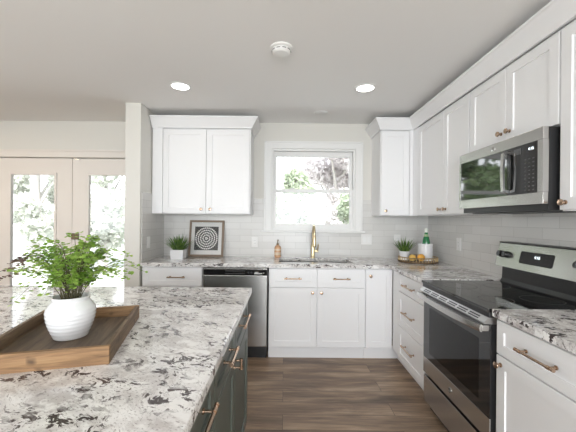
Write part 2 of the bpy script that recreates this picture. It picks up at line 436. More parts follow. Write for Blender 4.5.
# ---------------------------------------------------------------- cabinets
def shaker(x0, x1, z0, z1, rail=0.057, th=0.02, rec=0.0075):
    """door or drawer front; back at y=0, face at y=-th, recessed flat panel with a chamfer"""
    b = MB(); bm = b.bm
    rail = min(rail, (z1 - z0) * 0.30, (x1 - x0) * 0.30)
    def loop(i, y): return [bm.verts.new(p) for p in ((x0+i, y, z0+i), (x1-i, y, z0+i), (x1-i, y, z1-i), (x0+i, y, z1-i))]
    L = [loop(0, 0), loop(0, -th + 0.002), loop(0.002, -th), loop(rail, -th), loop(rail + 0.0015, -th + rec)]
    for a, c in zip(L, L[1:]):
        for k in range(4): bm.faces.new((a[k], a[(k+1) % 4], c[(k+1) % 4], c[k]))
    bm.faces.new(L[-1]); bm.faces.new(L[0][::-1]); return b
def knob(parent, x, z, m='bronze', y=-0.02):
    b = MB(); b.lathe([(0.0105, 0), (0.0105, -0.004), (0.006, -0.006), (0.006, -0.016), (0.013, -0.019), (0.0155, -0.023), (0.0145, -0.028), (0.006, -0.030)], 20, (x, y, z), 'Y')
    return b.build('knob', m, parent, True)
def pull(parent, x, z, ln=0.16, m='bronze', y=-0.02, vertical=False, proj=0.032):
    b = MB()
    def P(t, o, d): return (x + (0 if vertical else t), y - d, z + (t if vertical else 0) + o)
    h = ln / 2; e = h * 0.78
    b.tube([P(-h, 0, proj), P(h, 0, proj)], 0.0055, 12)
    for s in (-1, 1):
        b.tube([P(s*e, 0, 0), P(s*e, 0, proj)], 0.0048, 12)
        b.tube([P(s*e, 0, 0), P(s*e, 0, 0.004)], 0.0085, 14)
        b.tube([P(s*e - 0.007, 0, proj), P(s*e + 0.007, 0, proj)], 0.0078, 14)
        b.tube([P(s*h - 0.004, 0, proj), P(s*h + 0.004, 0, proj)], 0.0075, 14)
    return b.build('pull', m, parent, True)

def cabinet(name, label, cat, loc, rz, W, D, z0, z1, fronts, m='cab', toe=None, group=None, open_top=None):
    """local frame: x along the front 0..W, face frame at y=0, depth to +y"""
    t = thing(name, label, cat, loc, rz, group)
    b = MB()
    if open_top: b.box(0, W, 0, D, z0, open_top); b.box(0, W, 0, 0.02, open_top, z1); b.box(0, 0.018, 0.02, D, open_top, z1); b.box(W - 0.018, W, 0.02, D, open_top, z1)
    else: b.box(0, W, 0, D, z0, z1)
    b.build('carcass', m, t)
    if toe:
        b = MB(); b.box(toe[0], toe[1], toe[2], toe[2] + 0.02, 0.0, z0); b.build('toe_kick', m, t)
    for kind, x0, x1, a, c, hw in fronts:
        if kind == 'filler':
            b = MB(); b.box(x0, x1, -0.019, 0, a, c, 0.001); b.build('filler_strip', m, t); continue
        f = shaker(x0, x1, a, c).build('drawer' if kind == 'drawer' else 'door', m, t)
        for h in hw:
            if h[0] == 'k': knob(f, h[1], h[2])
            elif h[0] == 'p': pull(f, h[1], h[2], h[3])
            elif h[0] == 'v': pull(f, h[1], h[2], h[3], vertical=True)
    return t

FY = 3.05                      # face frame of the back run
DB = YB - FY - 0.002
# left drawer base
x0 = -1.356
cabinet('base_cabinet', 'white base cabinet left of the dishwasher with one long bronze pull showing', 'cabinet', (x0, FY, 0), 0, 0.578, DB, 0.115, 0.876,
        [('drawer', 0.004, 0.574, 0.690, 0.866, [('p', 0.335, 0.779, 0.16)]), ('drawer', 0.004, 0.574, 0.405, 0.684, [('p', 0.30, 0.545, 0.16)]),
         ('drawer', 0.004, 0.574, 0.120, 0.399, [('p', 0.30, 0.26, 0.16)])], toe=(0, 0.578, 0.03))
# sink base
x0, x1 = -0.145, 0.776
W = x1 - x0; h = W / 2
cabinet('base_cabinet', 'white double-door sink base cabinet under the window, two drawer fronts above its doors', 'cabinet', (x0, FY, 0), 0, W, DB, 0.115, 0.876,
        [('drawer', 0.004, h - 0.002, 0.690, 0.866, [('p', h/2, 0.775, 0.155)]), ('drawer', h + 0.002, W - 0.003, 0.690, 0.866, [('p', 1.5*h, 0.775, 0.155)]),
         ('door', 0.004, h - 0.002, 0.120, 0.684, [('k', h - 0.042, 0.640)]), ('door', h + 0.002, W - 0.003, 0.120, 0.684, [('k', h + 0.042, 0.640)])], toe=(0, W, 0.03), open_top=0.68)
# corner base with narrow door
cabinet('base_cabinet', 'narrow white single-door base cabinet in the corner beside the drawer stack', 'cabinet', (0.778, FY, 0), 0, 0.2615, DB, 0.115, 0.876,
        [('door', 0.004, 0.256, 0.120, 0.866, [('k', 0.045, 0.805)])], toe=(0, 0.328, 0.03))

FX = 1.04                      # face frame of the right run
DR = XR - FX - 0.002
# three-drawer stack (local x runs toward the camera)
cabinet('base_cabinet', 'white three-drawer base cabinet between the corner and the range', 'cabinet', (FX, 3.03, 0), -PI/2, 0.735, DR, 0.115, 0.876,
        [('drawer', 0.195, 0.731, 0.715, 0.866, [('p', 0.463, 0.79, 0.21)]), ('drawer', 0.195, 0.731, 0.413, 0.709, [('p', 0.463, 0.56, 0.21)]),
         ('drawer', 0.195, 0.731, 0.120, 0.407, [('p', 0.463, 0.28, 0.21)])], toe=(-0.05, 0.735, 0.065))
# near right base
cabinet('base_cabinet', 'white base cabinet in the right foreground, near side of the range, under the short counter', 'cabinet', (FX, 1.528, 0), -PI/2, 0.54, DR, 0.115, 0.876,
        [('drawer', 0.006, 0.536, 0.706, 0.864, [('p', 0.268, 0.788, 0.19)]), ('door', 0.006, 0.536, 0.120, 0.699, [('k', 0.038, 0.660)])], toe=(0, 0.54, 0.065))

# uppers
UZ0, UZ1 = 1.385, 2.268
UY = 3.27
cabinet('upper_cabinet', 'white two-door upper cabinet left of the window above the framed print', 'cabinet', (-1.356, UY, 0), 0, 1.003, YB - UY - 0.002, UZ0, UZ1,
        [('filler', 0.0, 0.103, UZ0, 2.262, []), ('door', 0.108, 0.548, UZ0 + 0.006, 2.250, [('k', 0.505, 1.432)]), ('door', 0.553, 0.992, UZ0 + 0.006, 2.250, [('k', 0.597, 1.432)])])
cabinet('upper_cabinet', 'white single-door upper cabinet right of the window in the corner', 'cabinet', (0.980, UY, 0), 0, 0.350, YB - UY - 0.002, UZ0, UZ1,
        [('filler', 0.297, 0.331, UZ0, 2.262, []), ('door', 0.006, 0.292, UZ0 + 0.006, 2.250, [('k', 0.048, 1.432)])])
UX = 1.33
DU = XR - UX - 0.002
cabinet('upper_cabinet', 'white two-door upper cabinet on the right wall between the corner and the microwave', 'cabinet', (UX, 3.25, 0), -PI/2, 0.983, DU, UZ0, UZ1,
        [('filler', 0.0, 0.120, UZ0, 2.262, []), ('door', 0.125, 0.6175, UZ0 + 0.006, 2.250, [('k', 0.575, 1.432)]), ('door', 0.622, 0.979, UZ0 + 0.006, 2.250, [('k', 0.662, 1.432)])])
cabinet('upper_cabinet', 'short white two-door upper cabinet directly above the microwave', 'cabinet', (UX, 2.264, 0), -PI/2, 0.742, DU, 1.800, UZ1,
        [('door', 0.004, 0.369, 1.804, 2.250, [('k', 0.335, 1.862)]), ('door', 0.373, 0.738, 1.804, 2.250, [('k', 0.407, 1.862)])])
cabinet('upper_cabinet', 'white upper cabinet at the right edge, near side of the microwave', 'cabinet', (UX, 1.520, 0), -PI/2, 0.46, DU, UZ0, UZ1,
        [('door', 0.004, 0.456, UZ0 + 0.006, 2.250, [('k', 0.037, 1.425)])])

# crown mouldings (one run on the left cabinet, one L-shaped run on the right)
CZ0, CZ1 = 2.259, 2.366
def crown_run(path, name, label):
    """sloped crown swept along a polyline of (x, y) face points; outward is to the right of travel"""
    b = MB(); bm = b.bm
    prof = [(0.0, CZ0), (0.014, CZ0), (0.016, CZ0 + 0.012), (0.066, CZ1 - 0.018), (0.074, CZ1 - 0.012), (0.074, CZ1), (0.0, CZ1)]
    pts = [Vector(p) for p in path]; rings = []
    for i, p in enumerate(pts):
        ns = []
        if i > 0: d = (pts[i] - pts[i-1]).normalized(); ns.append(Vector((d.y, -d.x)))
        if i < len(pts) - 1: d = (pts[i+1] - pts[i]).normalized(); ns.append(Vector((d.y, -d.x)))
        nn = sum(ns, Vector((0, 0)))
        if len(ns) == 2: nn = nn / (1 + ns[0].dot(ns[1]))
        rings.append([bm.verts.new((p.x + nn.x * u, p.y + nn.y * u, w)) for u, w in prof])
    k = len(prof)
    for a, c in zip(rings, rings[1:]):
        for q in range(k): bm.faces.new((a[q], a[(q+1) % k], c[(q+1) % k], c[q]))
    bm.faces.new(rings[0]); bm.faces.new(rings[-1][::-1])
    return tag(b.build(name, 'cab'), label, 'crown molding')
crown_run([(-1.358, UY - 0.021), (-0.351, UY - 0.021), (-0.351, YB - 0.003)], 'crown_molding', 'white crown molding on top of the left upper cabinet')
crown_run([(0.978, YB - 0.003), (0.978, UY - 0.021), (UX - 0.021, UY - 0.021), (UX - 0.021, 1.06)], 'crown_molding', 'white crown molding turning the corner along the top of the right-hand upper cabinets')

# ---------------------------------------------------------------- countertops
def slab(name, xs, ys, keep, z0, z1, m, bev=0.004):
    b = MB(); bm = b.bm; V = {}
    def vt(i, j2):
        if (i, j2) not in V: V[(i, j2)] = bm.verts.new((xs[i], ys[j2], z1))
        return V[(i, j2)]
    fs = []
    for i in range(len(xs) - 1):
        for k in range(len(ys) - 1):
            if keep(i, k): fs.append(bm.faces.new((vt(i, k), vt(i+1, k), vt(i+1, k+1), vt(i, k+1))))
    r = bmesh.ops.extrude_face_region(bm, geom=fs)
    for v in r['geom']:
        if isinstance(v, bmesh.types.BMVert): v.co.z = z0
    bmesh.ops.recalc_face_normals(bm, faces=bm.faces)
    bmesh.ops.dissolve_limit(bm, angle_limit=0.01, verts=bm.verts, edges=bm.edges)
    es = [e for e in bm.edges if len(e.link_faces) == 2 and e.calc_face_angle(0) > 0.5]
    bmesh.ops.bevel(bm, geom=es, offset=bev, segments=2, profile=0.6, affect='EDGES')
    return b.build(name, m)
CT0, CT1 = 0.878, 0.914
SX0, SX1, SY0, SY1 = -0.05, 0.68, 3.15, 3.48        # sink cut-out
xs = [STX1 + 0.009, SX0, SX1, 1.0, XR - 0.009]
ys = [2.290, 3.0, SY0, SY1, YB - 0.009]
def keep(i, k):
    if k == 0: return i == 3
    return not (i == 1 and k == 2)
tag(slab('countertop', xs, ys, keep, CT0, CT1, 'granite'), 'L-shaped speckled granite countertop running under the window and into the right corner', 'countertop')
tag(slab('countertop', [1.0, XR - 0.009], [0.985, 1.527], lambda i, k: True, CT0, CT1, 'granite'), 'short granite countertop in the right foreground beside the range', 'countertop')

# sink
t = thing('sink', 'undermount sink set in the granite below the faucet', 'sink', (0.315, 3.295, 0.70))
b = MB(); hx, hy, dz = (SX1 - SX0) / 2 + 0.006, (SY1 - SY0) / 2 + 0.006, CT0 - 0.70
for q in ((-hx, hx, -hy, hy, -0.008, 0.0), (-hx - 0.004, -hx, -hy, hy, 0, dz), (hx, hx + 0.004, -hy, hy, 0, dz), (-hx, hx, -hy - 0.004, -hy, 0, dz), (-hx, hx, hy, hy + 0.004, 0, dz)):
    b.box(*q)
b.build('basin', 'steel', t)
b = MB(); b.lathe([(0.045, 0.0005), (0.045, 0.003), (0.03, 0.003), (0.026, 0.001)], 24, (0, 0.03, 0)); b.build('drain', 'chrome', t, True)

# faucet
t = thing('faucet', 'brushed brass pull-down faucet behind the sink', 'faucet', (0.318, 3.525, CT1))
b = MB(); b.lathe([(0.027, 0), (0.027, 0.006), (0.021, 0.010), (0.0205, 0.135), (0.016, 0.150), (0.012, 0.155)], 24); b.build('body', 'brass', t, True)
b = MB(); pts = [(0, 0, 0.15), (0, 0, 0.27)]
for k in range(1, 11):
    a = PI * k / 10; pts.append((0, -0.085 + 0.085 * math.cos(a), 0.27 + 0.085 * math.sin(a)))
pts += [(0, -0.170, 0.25)]
b.tube(pts, 0.0115, 14); b.build('spout', 'brass', t, True)
b = MB(); b.lathe([(0.0125, 0.262), (0.0155, 0.255), (0.0195, 0.150), (0.0185, 0.140)], 20, (0, -0.170, 0)); sp = b.build('spray_head', 'brass', t, True)
b = MB(); b.lathe([(0.0165, 0.140), (0.0165, 0.133), (0.010, 0.132)], 20, (0, -0.170, 0)); b.build('nozzle', 'blackplastic', sp, True)
b = MB(); b.tube([(0.018, 0, 0.075), (0.060, -0.003, 0.075)], 0.015, 16); b.tube([(0.052, 0, 0.078), (0.056, -0.01, 0.12), (0.060, -0.018, 0.155)], [0.008, 0.007, 0.006], 12); b.build('lever', 'brass', t, True)

# soap dispenser
t = thing('soap_dispenser', 'amber soap bottle with a dark pump left of the faucet', 'soap bottle', (-0.072, 3.535, CT1))
b = MB(); b.lathe([(0.030, 0), (0.036, 0.006), (0.037, 0.05), (0.037, 0.105), (0.030, 0.125), (0.014, 0.135), (0.013, 0.142)], 28); bt = b.build('bottle', 'soap', t, True)
b = MB(); b.lathe([(0.0376, 0.028), (0.0376, 0.058)], 28, cap0=False, cap1=False); b.lathe([(0.0374, 0.078), (0.0374, 0.098)], 28, cap0=False, cap1=False); b.build('label_band', 'soap_label', bt, True)
b = MB(); b.lathe([(0.015, 0.140), (0.015, 0.156), (0.006, 0.159), (0.005, 0.186), (0.010, 0.187), (0.010, 0.196)], 16); b.tube([(0, 0, 0.191), (0, -0.035, 0.188)], 0.005, 10); b.build('pump', 'pump', t, True)

# ---------------------------------------------------------------- dishwasher
t = thing('dishwasher', 'stainless dishwasher with a black control strip between the white base cabinets', 'dishwasher', (-0.772, FY, 0))
W = 0.620
b = MB(); b.box(0.003, W - 0.003, 0.0, 0.54, 0.09, 0.868); b.build('tub', 'blackplastic', t)
b = MB(); b.box(0.008, W - 0.008, -0.032, -0.001, 0.125, 0.800, 0.004); b.build('door', 'steel', t)
b = MB(); b.box(0.008, W - 0.008, -0.034, -0.001, 0.803, 0.856, 0.004); cp = b.build('control_panel', 'blackglass', t)
b = MB(); b.box(0.008, W - 0.008, -0.034, -0.001, 0.857, 0.868, 0.002); b.build('top_strip', 'steel', t)
b = MB(); b.box(0.215, 0.400, -0.040, -0.030, 0.812, 0.822, 0.003); b.box(0.215, 0.400, -0.038, -0.030, 0.835, 0.846, 0.003); b.build('handle', 'blackplastic', cp)
b = MB(); b.box(0.49, 0.565, -0.0352, -0.0335, 0.815, 0.823); b.box(0.495, 0.530, -0.0352, -0.0335, 0.828, 0.834); b.box(0.572, 0.585, -0.0352, -0.0335, 0.822, 0.828); b.build('badge_print', 'plate', cp)
b = MB()
for k in range(2): b.lathe([(0.008, -0.0355), (0.008, -0.033)], 14, (0.435 + 0.028 * k, 0, 0.828), 'Y')
b.build('button', 'darkgrey', cp)
b = MB(); b.box(0.01, W - 0.01, 0.02, 0.05, 0.0, 0.12); b.build('toe_kick', 'blackplastic', t)

# ---------------------------------------------------------------- range
W = 0.745
t = thing('range', 'stainless electric range with black glass cooktop and oven door on the right wall', 'range', (1.0, 2.280, 0), -PI/2)
b = MB(); b.box(0.004, W - 0.004, 0.045, 0.60, 0.05, 0.892); b.build('body', 'blackplastic', t)
b = MB(); b.box(0.0, W, -0.014, 0.560, 0.893, 0.910, 0.003); ck = b.build('cooktop', 'blackglass', t)
for cx, cy, r in ((0.19, 0.15, 0.105), (0.555, 0.15, 0.085), (0.19, 0.40, 0.075), (0.555, 0.40, 0.10)):
    b = MB(); b.lathe([(r, 0.9101), (r, 0.9104), (r - 0.003, 0.9104), (r - 0.003, 0.9101)], 48, (cx, cy, 0), cap0=False, cap1=False)
    b.build('burner_ring', 'darkgrey', ck)
b = MB(); b.box(0.003, W - 0.003, -0.006, 0.05, 0.866, 0.8925, 0.002); b.build('front_rail', 'blackplastic', t)
b = MB(); b.prism([(-0.030, 0.842), (-0.004, 0.8655), (0.044, 0.8655), (0.044, 0.834), (-0.030, 0.834)], 0.006, W - 0.006); vt = b.build('vent_trim', 'vent_steel', t)
b = MB()
ax = Vector((0, -0.026, -0.0235)).normalized(); nm = Vector((0, -ax.z, ax.y)) * -1
for k in range(6):
    xa = 0.06 + k * 0.107
    for o in (0.009, 0.022):
        p = Vector((0, -0.004, 0.8655)) + ax * o; q = p + ax * 0.008
        up = Vector((0, -0.67, 0.74)) * 0.0006
        b.quad([Vector((xa, 0, 0)) + p + up, Vector((xa + 0.09, 0, 0)) + p + up, Vector((xa + 0.09, 0, 0)) + q + up, Vector((xa, 0, 0)) + q + up])
b.build('vent_slot', 'slot', vt)
# oven door with a window
b = MB(); wz0, wz1, wx0, wx1 = 0.425, 0.735, 0.095, W - 0.095
for q in ((0.006, wx0, 0.262, 0.832), (wx1, W - 0.006, 0.262, 0.832), (wx0, wx1, 0.262, wz0), (wx0, wx1, wz1, 0.832)):
    b.box(q[0], q[1], 0.008, 0.044, q[2], q[3])
dr = b.build('oven_door', 'blackplastic', t)
b = MB()
for q in ((0.006, wx0, 0.376, 0.832), (wx1, W - 0.006, 0.376, 0.832), (wx0, wx1, 0.376, wz0), (wx0, wx1, wz1, 0.832)):
    b.box(q[0], q[1], 0.003, 0.008, q[2], q[3])
b.build('door_glass', 'blackglass', dr)
b = MB(); b.box(wx0, wx1, 0.004, 0.007, wz0, wz1); b.build('window_glass', 'smoked', dr)
b = MB(); b.box(0.006, W - 0.006, 0.002, 0.010, 0.266, 0.374, 0.002); b.build('lower_band', 'steel', dr)
b = MB(); b.lathe([(0.017, 0.002), (0.017, -0.001), (0.0145, -0.0015), (0.0145, 0.002)], 28, (W/2, 0, 0.318), 'Y')
b.tube([(W/2 - 0.007, -0.001, 0.324), (W/2 - 0.010, -0.001, 0.316), (W/2 - 0.004, -0.001, 0.311), (W/2 - 0.001, -0.001, 0.317)], 0.0012, 6); b.tube([(W/2 + 0.008, -0.001, 0.324), (W/2 + 0.003, -0.001, 0.319), (W/2 + 0.008, -0.001, 0.312)], 0.0012, 6)
b.build('emblem', 'chrome', dr)
b = MB(); b.box(wx0, wx1, 0.0095, 0.013, wz0, wz0 + 0.007); b.box(wx1 - 0.006, wx1, 0.0095, 0.013, wz0, wz1); b.build('trim_reflection', 'chrome', dr)  # chrome strips on two edges imitate a bright reflection line
b = MB(); b.box(wx0 - 0.02, wx1 + 0.02, 0.0455, 0.0465, wz0 - 0.02, wz1 + 0.02)
b.build('oven_back', 'cavity', t)
b = MB()
for z in (0.50, 0.60): b.tube([(wx0, 0.040, z), (wx1, 0.040, z)], 0.003, 8)
b.build('oven_rack', 'chrome', t)
# handle: wide bowed bar on two brackets
b = MB(); bm = b.bm; rings = []
for k in range(13):
    u = k / 12; x = 0.012 + u * (W - 0.024); y = -0.040 - 0.022 * math.sin(PI * u) ** 0.6
    rings.append([bm.verts.new((x, y + dy, 0.812 + dz)) for dy, dz in ((0.006, -0.019), (-0.004, -0.017), (-0.009, 0), (-0.004, 0.017), (0.006, 0.019))])
for a, c in zip(rings, rings[1:]):
    for q in range(5): bm.faces.new((a[q], a[(q+1) % 5], c[(q+1) % 5], c[q]))
bm.faces.new(rings[0]); bm.faces.new(rings[-1][::-1])
b.box(0.010, 0.032, -0.036, 0.004, 0.798, 0.827, 0.003); b.box(W - 0.032, W - 0.010, -0.036, 0.004, 0.798, 0.827, 0.003)
b.build('handle', 'steel', dr, True)
b = MB(); b.box(0.006, W - 0.006, 0.006, 0.044, 0.062, 0.243, 0.003); b.build('storage_drawer', 'steel', t)
b = MB(); b.box(0.02, W - 0.02, 0.05, 0.53, 0.0, 0.055); b.build('plinth', 'blackplastic', t)
# backguard
b = MB(); b.prism([(0.545, 0.905), (0.562, 0.935), (0.566, 1.03), (0.612, 1.03), (0.612, 0.905)], 0.0, W); bg = b.build('backguard', 'blackplastic', t)
b = MB(); b.prism([(0.512, 1.024), (0.518, 1.022), (0.612, 1.022), (0.612, 1.187), (0.556, 1.187), (0.550, 1.182)], -0.002, W + 0.002); cp = b.build('control_panel', 'steel', t)
pn = Vector((0, -(1.182 - 1.024), (0.550 - 0.512))).normalized(); pv = Vector((0, 0.038, 0.158)).normalized()
def onpanel(x, s, d=0.0): return Vector((x, 0.512, 1.024)) + pv * s + pn * d
b = MB(); b.prism([(0.546, 1.184), (0.546, 1.192), (0.612, 1.192), (0.612, 1.184)], -0.003, W + 0.003); b.build('top_cap', 'blackplastic', cp)
b = MB(); x0, x1, s0, s1 = 0.215, 0.475, 0.043, 0.122
pr = [onpanel(x0 + 0.008, s0, 0.001), onpanel(x1 - 0.008, s0, 0.001), onpanel(x1, s0 + 0.008, 0.001), onpanel(x1, s1 - 0.008, 0.001), onpanel(x1 - 0.008, s1, 0.001), onpanel(x0 + 0.008, s1, 0.001), onpanel(x0, s1 - 0.008, 0.001), onpanel(x0, s0 + 0.008, 0.001)]
b.quad(pr); ds = b.build('display', 'slot', cp)
for xx in (0.235, 0.262, 0.42, 0.447):
    for ss in (0.060, 0.085, 0.105):
        b = MB(); p = onpanel(xx, ss, 0.0016); b.quad([p + Vector((-0.006, 0, 0)), p + Vector((0.006, 0, 0)), p + Vector((0.006, 0, 0)) + pv * 0.003, p + Vector((-0.006, 0, 0)) + pv * 0.003])
        b.build('key_mark', 'darkgrey', ds)
R = Matrix((Vector((1, 0, 0)), pv, pn)).transposed().to_4x4()
text_part('clock_digits', '4:16', 0.026, 'digits', ds, Matrix.Translation(onpanel(0.355, 0.092, 0.0016)) @ R)
for xx in (0.045, 0.098, 0.640, 0.695):
    b = MB(); c = onpanel(xx, 0.085, 0)
    b.tube([c, c + pn * 0.010], 0.024, 20); b.tube([c + pn * 0.010, c + pn * 0.030], [0.021, 0.018], 20)
    b.tube([c + pn * 0.031 - pv * 0.018, c + pn * 0.031 + pv * 0.018], 0.005, 8)
    b.build('knob', 'blackplastic', cp, True)

# ---------------------------------------------------------------- microwave
W = 0.733; ZA, ZB = 1.420, 1.796
t = thing('microwave', 'stainless over-the-range microwave mounted below the short upper cabinet', 'microwave', (1.245, 2.268, 0), -PI/2)
b = MB(); b.box(0.004, W - 0.002, 0.030, 0.374, ZA - 0.030, ZB - 0.001); b.build('body', 'blackplastic', t)
b = MB(); b.box(0.0, W, 0.0, 0.028, 1.735, ZB, 0.003); b.box(0.0, W, 0.0, 0.028, ZA, 1.479, 0.003); b.box(0.0, 0.016, 0.0, 0.028, 1.479, 1.735); b.box(0.700, W, 0.0, 0.028, 1.479, 1.735)
fr = b.build('front_frame', 'steel', t)
b = MB(); b.box(0.016, 0.480, 0.002, 0.028, 1.479, 1.735, 0.001); dr = b.build('door_window', 'mirrorglass', t)
b = MB(); b.box(0.482, 0.700, 0.002, 0.028, 1.479, 1.735, 0.001); cp = b.build('control_panel', 'blackglass', t)
b = MB(); b.prism([(0.0, 1.488), (-0.030, 1.500), (-0.036, 1.607), (-0.030, 1.714), (0.0, 1.726), (0.0, 1.710), (-0.020, 1.702), (-0.024, 1.607), (-0.020, 1.512), (0.0, 1.504)], 0.478, 0.500)
b.build('handle', 'steel', t)
text_part('clock_digits', '4:16', 0.021, 'digits', cp, Matrix.Translation((0.655, 0.0012, 1.705)) @ Matrix.Rotation(PI/2, 4, 'X'))
b = MB()
for i in range(3):
    for k in range(9):
        b.box(0.612 + i * 0.027, 0.624 + i * 0.027, 0.0008, 0.0022, 1.492 + k * 0.020, 1.498 + k * 0.020)
b.build('button_print', mat('key_print', (0.09, 0.09, 0.09), 0.5), cp)
b = MB(); b.box(0.535, 0.590, 0.0006, 0.0022, 1.690, 1.722); b.build('display', 'mirrorglass', cp)
b = MB(); b.lathe([(0.0165, 0.001), (0.0165, -0.0015), (0.0135, -0.002), (0.0135, 0.001)], 28, (0.367, 0, 1.765), 'Y')
b.tube([(0.360, -0.001, 1.771), (0.357, -0.001, 1.763), (0.363, -0.001, 1.758), (0.366, -0.001, 1.764)], 0.0012, 6); b.tube([(0.375, -0.001, 1.771), (0.370, -0.001, 1.766), (0.375, -0.001, 1.759)], 0.0012, 6); b.build('emblem', 'chrome', fr)
b = MB()
for k in range(2): b.box(0.06 + k * 0.33, 0.34 + k * 0.33, 0.06, 0.20, ZA - 0.036, ZA - 0.030)
for k in range(8): b.box(0.08, 0.66, 0.225 + k * 0.015, 0.231 + k * 0.015, ZA - 0.034, ZA - 0.030)
b.build('vent_grille', 'blackplastic', t)

# ---------------------------------------------------------------- island
IX, IY1 = -0.195, 1.950
tag(slab('countertop', [-2.10, IX], [0.36, IY1], lambda i, k: True, CT0, CT1, 'granite_island', 0.005), 'large white and grey speckled granite island top in the foreground', 'countertop')
FI = -0.236                    # face frame of the island, fronts reach -0.216
def island_cab(ya, yb, label, fronts):
    return cabinet('island_cabinet', label, 'cabinet', (FI, ya, 0), PI/2, yb - ya, 0.60, 0.115, 0.876, fronts, m='green', toe=(0, yb - ya, 0.05), group='dark green island cabinets')
w = 0.500
island_cab(1.430, 1.930, 'dark green island cabinet at the far end facing the dishwasher', [('drawer', 0.004, w - 0.004, 0.700, 0.866, [('p', 0.20, 0.812, 0.20)]), ('door', 0.004, w - 0.004, 0.120, 0.694, [])])
w = 0.42
island_cab(1.008, 1.428, 'dark green middle island cabinet with a drawer pull and a small pull on its door', [('drawer', 0.004, w - 0.004, 0.725, 0.866, [('p', 0.205, 0.810, 0.15)]), ('door', 0.004, w - 0.004, 0.120, 0.719, [('v', w - 0.035, 0.697, 0.040)])])
w = 0.56
island_cab(0.446, 1.006, 'dark green island cabinet nearest the camera', [('drawer', 0.004, w - 0.004, 0.700, 0.866, [('p', 0.31, 0.812, 0.26)]), ('drawer', 0.004, w - 0.004, 0.412, 0.694, [('p', 0.31, 0.60, 0.26)]), ('drawer', 0.004, w - 0.004, 0.120, 0.406, [('p', 0.31, 0.30, 0.26)])])
b = MB(); b.box(-1.78, -0.842, 0.446, 1.930, 0.0, 0.876); tag(b.build('island_back_cabinet', 'green'), 'dark green back cabinet of the island under the granite top', 'cabinet')

# ---------------------------------------------------------------- wooden tray, vase with fern
TA = math.radians(14.5)
TW, TD, TH = 0.350, 0.450, 0.052
t = thing('wooden_tray', 'rustic brown wooden tray on the island under the white vase', 'tray', (-0.496, 0.906, CT1), TA)
# local: front right corner at the origin, x to the left is negative, y away
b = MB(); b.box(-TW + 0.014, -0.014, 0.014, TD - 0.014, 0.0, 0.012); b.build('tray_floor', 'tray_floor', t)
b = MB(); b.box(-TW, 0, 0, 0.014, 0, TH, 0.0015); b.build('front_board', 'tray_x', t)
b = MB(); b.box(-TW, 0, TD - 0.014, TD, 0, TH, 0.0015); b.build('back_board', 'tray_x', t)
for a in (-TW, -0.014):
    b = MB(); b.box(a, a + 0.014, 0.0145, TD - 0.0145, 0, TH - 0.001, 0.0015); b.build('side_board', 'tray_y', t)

VX, VY = -0.725, 1.085
VZ = CT1 + 0.0126
t = thing('vase', 'white ribbed ceramic vase standing in the wooden tray', 'vase', (VX, VY, VZ))
prof = [(0.046, 0.0), (0.051, 0.003)]
for k in range(41):
    u = k / 40; z = 0.005 + u * 0.118
    r = 0.051 + 0.023 * math.sin(min(u / 0.70, 1.0) * PI / 2) if u < 0.70 else 0.074 - 0.018 * (1 - math.cos((u - 0.70) / 0.30 * PI / 2))
    prof.append((r + (0.0008 * math.sin(u * 9 * 2 * PI) if u < 0.86 else 0), z))
prof += [(0.054, 0.125), (0.054, 0.129), (0.058, 0.133), (0.0585, 0.137), (0.056, 0.139), (0.051, 0.137), (0.048, 0.126), (0.046, 0.115)]
b = MB(); b.lathe(prof, 56); body = b.build('vessel', 'ceramic', t, True)
b = MB(); b.lathe([(0.0475, 0.122), (0.002, 0.124)], 24); b.build('soil', 'soil', t)

